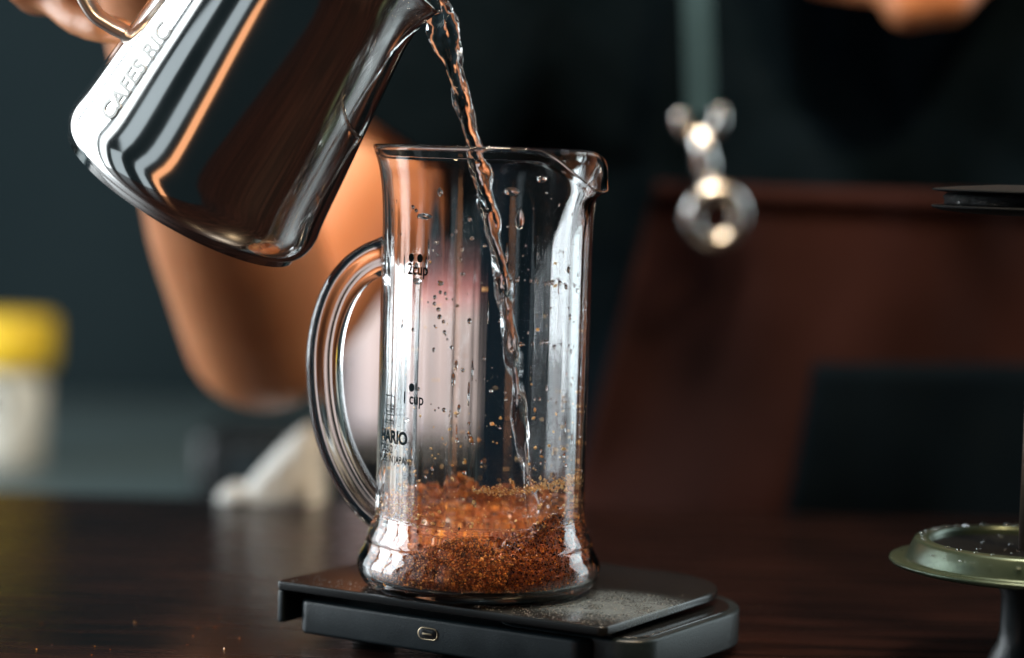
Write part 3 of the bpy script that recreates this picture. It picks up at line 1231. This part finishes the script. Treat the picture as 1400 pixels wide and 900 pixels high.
tag(fl, 'golden coffee chaff stuck to the inside wall of the jug', 'coffee chaff', kind='stuff')

# wet grounds coating the rear wall
gp, gs = [], []
for _ in range(3800):
    a = R(180 + random.gauss(0, 52))
    e = .0325 + .0055 * N(a * 2.5, 8) + .0025 * N(a * 9, 2)
    z = .020 + (e - .020) * random.random() ** 1.1
    if z > .004:
        gp.append(cyl(a, z, inner_r(z) - random.uniform(.0002, .0006)))
        gs.append(random.choice((.0003, .0004, .0005, .0007)))
g2 = link('clinging_grains', grains(gp, gs), M_GRAIN, cof, smooth=False, loc=(0, 0, 0))
g2['kind'] = 'stuff'


# water droplets on the inside wall
def droplet_into(vs, fs, a, z, w, h, depth, seed):
    nr, ns = 4, 10
    b = len(vs)
    r0 = inner_r(z)
    vs.append(cyl(a, z, r0 - depth))
    for i in range(1, nr + 1):
        t = i / nr
        d = depth * (math.sqrt(max(0, 1 - t * t)))
        for k in range(ns):
            an = 2 * math.pi * k / ns
            wob = 1 + .22 * N(math.cos(an) + seed, math.sin(an), seed)
            zz = z + h * t * wob * math.sin(an)
            vs.append(cyl(a + w * t * wob * math.cos(an) / r0, zz, inner_r(zz) - d + .00003))
    for k in range(ns):
        fs.append((b, b + 1 + k, b + 1 + (k + 1) % ns))
    for i in range(nr - 1):
        for k in range(ns):
            k2 = (k + 1) % ns
            fs.append((b + 1 + i * ns + k, b + 1 + i * ns + k2, b + 1 + (i + 1) * ns + k2, b + 1 + (i + 1) * ns + k))
    fs.append(tuple(b + 1 + (nr - 1) * ns + k for k in range(ns)))


vs, fs = [], []
for k in range(190):
    a = R(random.uniform(-70, 85))
    z = random.uniform(.035, .142)
    s = random.choice((.0002, .00026, .00035, .00045, .0006, .0008))
    droplet_into(vs, fs, a, z, s, s * random.uniform(.8, 1.6), s * .55, k * 1.7)
for (x0, y0, x1, y1, n) in ((690, 380, 800, 392, 20), (705, 470, 795, 474, 9), (590, 405, 615, 480, 9), (690, 545, 790, 548, 9), (592, 558, 625, 570, 7), (596, 395, 624, 420, 5)):
    for k in range(n):
        t = (k + random.random() * .8) / n
        q = jar_at(x0 + (x1 - x0) * t + random.uniform(-3, 3), y0 + (y1 - y0) * t + random.uniform(-4, 4))
        if q:
            s = random.choice((.0004, .0005, .0007, .0009))
            droplet_into(vs, fs, q[0], q[1], s, s * random.uniform(.8, 1.2), s * .6, k * 3.1 + x0)
for (x, y, w, h) in ((601, 262, .0011, .0016), (578, 296, .0034, .0011), (622, 500, .0007, .0020), (618, 520, .0008, .0026), (626, 560, .0006, .0018),
                     (700, 262, .0030, .0016), (740, 245, .0020, .0013), (567, 385, .0019, .0012), (630, 340, .0007, .0011), (628, 355, .0006, .0010)):
    q = jar_at(x, y)
    droplet_into(vs, fs, q[0], q[1], w, h, min(w, h) * .7, x * .37)
for k in range(16):                       # short runs
    hh = random.uniform(.0018, .0045)
    droplet_into(vs, fs, R(random.uniform(-55, 80)), random.uniform(.05, .135), random.uniform(.0003, .0006), hh, .0003, k * 5.3)
dr = link('water_droplets', fix_normals(mesh(vs, fs)), M_WATER, loc=(JX, JY, JZ))
tag(dr, 'fine clear water droplets scattered over the inside wall of the jug', 'droplets', kind='stuff')

q = jar_at(712, 301)
vs, fs = [], []
nr, ns = 12, 20
for i in range(nr + 1):
    t = i / nr
    prof_r = .00235 * math.sin(math.pi * min(t / 1.0, 1)) ** .55 * (1 - .42 * t)
    z = q[1] - .0034 + .0078 * t
    for k in range(ns):
        an = 2 * math.pi * k / ns
        dx = prof_r * math.cos(an)
        dp = max(0.0, prof_r * math.sin(an)) * .8
        vs.append(cyl(q[0] + dx / .035, z, inner_r(z) - dp + .00003))
for i in range(nr):
    for k in range(ns):
        k2 = (k + 1) % ns
        fs.append((i * ns + k, i * ns + k2, (i + 1) * ns + k2, (i + 1) * ns + k))
wd = link('water_drop', fix_normals(mesh(vs, fs)), M_WATER, loc=(JX, JY, JZ))
tag(wd, 'large clear water drop running down the jug just right of the stream', 'water drop')

# ================================================================== POURED WATER
SDp = JY
path = [(593, -14, 15), (597, 0, 18), (604, 28, 22), (613, 62, 18.5), (622, 96, 13.5), (629, 125, 12), (637, 155, 11.5), (646, 190, 12), (653, 218, 13), (659, 245, 14.5), (665, 272, 13.5), (671, 300, 11),
        (677, 335, 10), (684, 368, 12), (688, 395, 12), (692, 425, 11.5), (697, 460, 11), (702, 495, 12), (706, 525, 9), (709, 560, 11), (714, 600, 12.5), (719, 635, 8.5), (724, 670, 7.5), (728, 705, 8), (730, 728, 8)]
c = catmull([P(x, y, SDp) for x, y, w in path], 12)
wds = catmull([(w, 0, 0) for x, y, w in path], 12)
vs, fs = [], []
SEG = 40
for i, p in enumerate(c):
    w = 1.12 * wds[i].x * SDp / F_PX
    t = (c[min(i + 1, len(c) - 1)] - c[max(i - 1, 0)]).normalized()
    x = t.cross(Vector((0, 1, 0))).normalized()
    y = t.cross(x)
    s = i / 12
    for k in range(SEG):
        an = 2 * math.pi * k / SEG
        ph = an - s * 1.15
        lobes = 1 + .20 * math.cos(2 * ph) + .10 * math.cos(3 * (an + s * .9) + 1.0)
        rip = .055 * N(math.cos(an) * 4.5 + 20, math.sin(an) * 4.5, s * 4.2) + .03 * N(math.cos(an) * 8, math.sin(an) * 8 + 30, s * 8)
        lump = rip + .20 * N(math.cos(an) * 1.1 + 3, math.sin(an) * 1.1, s * .95) + .11 * N(math.cos(an) * 2.6, math.sin(an) * 2.6 + 9, s * 2.1)
        rr = w * .95 * (lobes * .84 + lump)
        vs.append(p + (x * math.cos(an) + y * math.sin(an) * .9) * rr)
for i in range(len(c) - 1):
    for k in range(SEG):
        k2 = (k + 1) % SEG
        fs.append((i * SEG + k, i * SEG + k2, (i + 1) * SEG + k2, (i + 1) * SEG + k))
fs.append(tuple(range(SEG)))
fs.append(tuple((len(c) - 1) * SEG + k for k in range(SEG)))
st = link('water_stream', fix_normals(mesh(vs, fs)), M_WATER)
tag(st, 'clear twisting stream of water pouring from the pitcher into the jug', 'water stream')

sv, sf = [], []
lp = P(729, 712, JY)
for k in range(46):
    a = random.uniform(0, 2 * math.pi)
    d = abs(random.gauss(0, .006)) + .002
    r = random.choice((.0003, .0004, .0006, .0008))
    b0 = len(sv)
    tmpb = bmesh.new()
    bmesh.ops.create_icosphere(tmpb, subdivisions=2, radius=r)
    o = lp + Vector((d * math.cos(a), d * math.sin(a), abs(random.gauss(0, .005)) + .001))
    sv += [o + Vector((v.co.x, v.co.y, v.co.z * random.uniform(.98, 1.02))) for v in tmpb.verts]
    sf += [tuple(b0 + v.index for v in f.verts) for f in tmpb.faces]
    tmpb.free()
spl = link('splash_droplets', fix_normals(mesh(sv, sf)), M_WATER)
tag(spl, 'tiny droplets splashing up where the water meets the coffee', 'splash', kind='stuff')

# ================================================================== STEEL PITCHER
PDp = JY + .002
mid = P(262, 247, PDp)
phi = R(10.5)
pa = Vector((.503 * math.cos(phi), -math.sin(phi), .864 * math.cos(phi)))
pa.normalize()
side = Vector((.864, 0, -.503))
side = (side - pa * side.dot(pa)).normalized()            # towards the spout
frn = pa.cross(side).normalized()
if frn.y > 0:
    frn = -frn                                             # towards the viewer
PR = .0486
HEEL = .0094


def PT(s, f, h):
    return mid + side * s + frn * f + pa * h


PM = Matrix(((side.x, frn.x, pa.x, mid.x), (side.y, frn.y, pa.y, mid.y), (side.z, frn.z, pa.z, mid.z), (0, 0, 0, 1)))


def pr(h):                                                 # outer radius at height h above the widest level
    t = max(h, 0)
    return PR - .0985 * t + .000 * t


po = [(0, -HEEL), (.020, -HEEL), (.0310, -HEEL * .985), (.0370, -HEEL * .90), (.0422, -HEEL * .70), (.0459, -HEEL * .42), (.0480, -HEEL * .08), (PR, .0045)]
po += [(pr(h), h) for h in (.012, .03, .05, .07, .088)]
po += [(.0398, .096), (.0399, .100), (.0402, .1015)]
pi = [(.0392, .1015), (.0389, .098), (pr(.088) - .0012, .088), (pr(.05) - .0012, .05), (PR - .0012, .004), (.0455, -.006), (.036, -HEEL + .0014), (0, -HEEL + .0014)]
pp3 = catmull([(r, 0, z) for r, z in po], 4)[:-1] + [Vector((r, 0, z)) for r, z in [po[-1]] + pi]
pprof = [(max(0.0, p.x), p.z) for p in pp3]


def pit_fn(r, z, az, i):
    # the lip is pulled out on the spout side; az = 90 degrees points along +x (the spout)
    d = az - math.pi / 2
    d = (d + math.pi) % (2 * math.pi) - math.pi
    w = math.exp(-(d / R(17)) ** 2)
    t = min(max((z - .078) / (.1015 - .078), 0), 1)
    return r + .0052 * w * t ** 1.6 + .00018 * N(math.cos(az) * 2.2, math.sin(az) * 2.2, z * 24), z - .004 * w * t ** 4


pit = empty('steel_pitcher', mid)
tag(pit, 'polished stainless steel milk pitcher tilted to pour into the jug', 'pitcher')
link('body', fix_normals(xform(lathe(pprof, 160, pit_fn), PM)), M_STEEL, pit)
# strap handle on the side away from the spout
h0 = .033
hpts = [PT(-pr(h0) + .0004, .0, h0), PT(-pr(h0) - .006, .0, h0 - .0005), PT(-pr(h0) - .014, 0, h0 + .0005), PT(-pr(h0) - .024, 0, h0 + .008), PT(-pr(h0) - .029, 0, h0 + .022), PT(-pr(h0) - .027, 0, h0 + .042),
        PT(-pr(h0) - .017, 0, h0 + .056), PT(-pr(.085) - .004, 0, .092), PT(-pr(.085) + .0004, 0, .0905)]
hq = catmull(hpts, 8)
vs, fs = [], []
for i, p in enumerate(hq):
    t = (hq[min(i + 1, len(hq) - 1)] - hq[max(i - 1, 0)]).normalized()
    nrm = t.cross(frn).normalized()
    for k in range(20):
        an = 2 * math.pi * k / 20
        vs.append(p + frn * .0062 * math.cos(an) + nrm * .0025 * math.copysign(abs(math.sin(an)) ** .7, math.sin(an)))
for i in range(len(hq) - 1):
    for k in range(20):
        k2 = (k + 1) % 20
        fs.append((i * 20 + k, i * 20 + k2, (i + 1) * 20 + k2, (i + 1) * 20 + k))
fs.append(tuple(range(20)))
fs.append(tuple((len(hq) - 1) * 20 + k for k in range(20)))
link('handle', fix_normals(mesh(vs, fs)), M_ROD, pit)
# raised lettering running up the side
tm = densify(text_mesh('CAFES RIC', .0110, extrude=.00025, xscale=.74, bold=.00028), .002)
xs = [v.co.x for v in tm.vertices]
x0_ = min(xs)
for v in tm.vertices:
    h = .0125 + (v.co.x - x0_)
    r = pr(h) + .00012 + v.co.z
    a = R(-42) - v.co.y / pr(h)                           # from the viewer's side towards the handle
    v.co = PT(math.sin(a) * r, math.cos(a) * r, h)
link('raised_lettering', fix_normals(tm), M_LETTER, pit, smooth=False)

# ================================================================== PRESS PLUNGER, UPSIDE DOWN
PX = 1398
pb0 = PZ(PX, 914, 0)
plu = empty('press_plunger', pb0)
tag(plu, 'upside down press plunger with black filter disc and olive lid at right', 'plunger')
hz = lambda py: P(PX + .028 * (914 - py), py, pb0.y).z
zl0 = hz(774)
link('knob', lathe([(0, 0), (.0125, 0), (.0130, .0015), (.0118, .005), (.0095, .009), (.0086, .013), (.0085, zl0 - .0105), (.0120, zl0 - .0035), (.0120, zl0 - .0021), (0, zl0 - .0021)], 48), M_BLACK, plu, loc=(0, 0, 0))
zb = zl0
lid_prof = [(0, zb - .002), (.030, zb - .002), (.0440, zb - .0012), (.0474, zb - .0003), (.0482, zb + .0006), (.0480, zb + .0013), (.0468, zb + .0016), (.0440, zb + .0014), (.0424, zb + .0012),
            (.0420, zb + .0018), (.0418, zb + .0030), (.0398, zb + .0076), (.0393, zb + .0084), (.0381, zb + .0087), (.0352, zb + .0087), (.0345, zb + .0084), (.0341, zb + .0070), (.0332, zb + .0030), (.0322, zb + .0016), (0, zb + .0016)]
lid = link('lid', fix_normals(lathe([(p.x if p.x > 0 else 0, p.z) for p in [Vector((r, 0, z)) for r, z in lid_prof]], 128)), M_LIDMETAL, plu, loc=(0, 0, 0))
link('hollow_liner', lathe([(0, zb + .0018), (.0318, zb + .0018), (.0334, zb + .0034), (.0338, zb + .0056), (.0334, zb + .0060), (0, zb + .0060)], 96), M_MATT, lid, loc=(0, 0, 0))
zf = hz(262)
link('rod', lathe([(0, zb + .0061), (.0033, zb + .0061), (.0033, zf - .0175), (0, zf - .0175)], 40), M_ROD, plu, loc=(0, 0, 0))
link('collar', lathe([(0, zf - .0290), (.0036, zf - .0290), (.0040, zf - .027), (.0052, zf - .022), (.0054, zf - .0170), (0, zf - .0170)], 48), M_WHITE, plu, loc=(0, 0, 0))
link('hub', lathe([(0, zf - .0175), (.0058, zf - .0175), (.0058, zf - .0086), (0, zf - .0086)], 32), M_RUBBER, plu, loc=(0, 0, 0))
link('filter_plate', fix_normals(lathe([(0, zf + 0.00217), (0.0161, zf + 0.00188), (0.0301, zf + 0.00099), (0.0371, zf + 0.00029), (0.0383, zf - 0.00010), (0.0378, zf - 0.00059), (0.0355, zf - 0.00088), (0.0215, zf - 0.00118), (0, zf - 0.00118)], 96)),
     M_MATT, plu, loc=(0, 0, 0))


def mesh_ring(r, z, az, i):
    return r + .0006 * N(math.cos(az) * 30, math.sin(az) * 30, z * 900), z


link('filter_mesh', fix_normals(lathe([(0, zf - 0.00128), (0.0328, zf - 0.00128), (0.0342, zf - 0.00246), (0.0335, zf - 0.00394), (0.0340, zf - 0.00513), (0.0323, zf - 0.00592), (0, zf - 0.00592)], 200, mesh_ring)), M_MATT, plu, loc=(0, 0, 0))
link('cross_plate', fix_normals(lathe([(0, zf - 0.00602), (0.0355, zf - 0.00572), (0.0378, zf - 0.00542), (0.0384, zf - 0.00592), (0.0376, zf - 0.00651), (0.0344, zf - 0.00739), (0.0258, zf - 0.00819), (0.0129, zf - 0.00857), (0, zf - 0.00868)], 96)),
     M_MATT, plu, loc=(0, 0, 0))


# beads of water on the plunger
def bead(vs, fs, p, r):
    b = len(vs)
    bm = bmesh.new()
    bmesh.ops.create_icosphere(bm, subdivisions=2, radius=1)
    for v in bm.verts:
        vs.append(p + Vector((v.co.x * r, v.co.y * r, v.co.z * r * .7)))
    for f in bm.faces:
        fs.append(tuple(b + v.index for v in f.verts))
    bm.free()


vs, fs = [], []
for k in range(60):
    a = random.uniform(0, 2 * math.pi)
    bead(vs, fs, Vector((.0368 * math.cos(a), .0368 * math.sin(a), zb + .0089)) , random.uniform(.0004, .0011))
for k in range(30):
    a = random.uniform(0, 2 * math.pi)
    r = random.uniform(.006, .030)
    bead(vs, fs, Vector((r * math.cos(a), r * math.sin(a), zb + .0063)), random.uniform(.0003, .0008))
for k in range(14):
    a = R(random.uniform(200, 300))
    bead(vs, fs, Vector((.0415 * math.cos(a), .0415 * math.sin(a), zb + .0060)), random.uniform(.0003, .0007))
for k in range(110):
    a = R(random.uniform(190, 350))
    bead(vs, fs, Vector((.0341 * math.cos(a), .0341 * math.sin(a), zf - random.uniform(.0016, .0052))), random.uniform(.0003, .0009))
bd = link('water_beads', fix_normals(mesh(vs, fs)), M_WATER, loc=pb0)
tag(bd, 'tiny water beads clinging to the upside down plunger', 'droplets', kind='stuff')

# ================================================================== SPILT GROUNDS AND DUST
gp, gs = [], []
for _ in range(750):
    u = LEN * random.uniform(.60, 1.0)
    v = abs(random.gauss(.020, .016)) + .001
    if v < SD - .03:
        gp.append(SP(u - .002, v, z0 + .00006))
        gs.append(random.choice((.00008, .0001, .00013, .00018)))
for _ in range(200):
    gp.append(SP(random.uniform(.004, LEN * .5), random.uniform(.0015, .018), z0 + .00008))
    gs.append(random.choice((.0001, .00014, .0002)))
du = link('scale_dust', grains(gp, gs), M_DUST, smooth=False)
tag(du, 'pale dust and crumbs scattered over the black scale top', 'dust', kind='stuff')
gp, gs = [], []
for _ in range(26):
    q = PZ(random.uniform(20, 390), random.uniform(850, 905), 0)
    gp.append(q + Vector((0, 0, .0002)))
    gs.append(random.choice((.0002, .0003, .0004)))
for _ in range(14):
    q = PZ(random.uniform(240, 400), random.uniform(780, 860), 0)
    gp.append(q + Vector((0, 0, .0002)))
    gs.append(random.choice((.0002, .0003, .0004)))
sp = link('spilt_grounds', grains(gp, gs), M_GRAIN, smooth=False)
tag(sp, 'few orange brown coffee grounds spilt on the dark table', 'coffee grounds', kind='stuff')
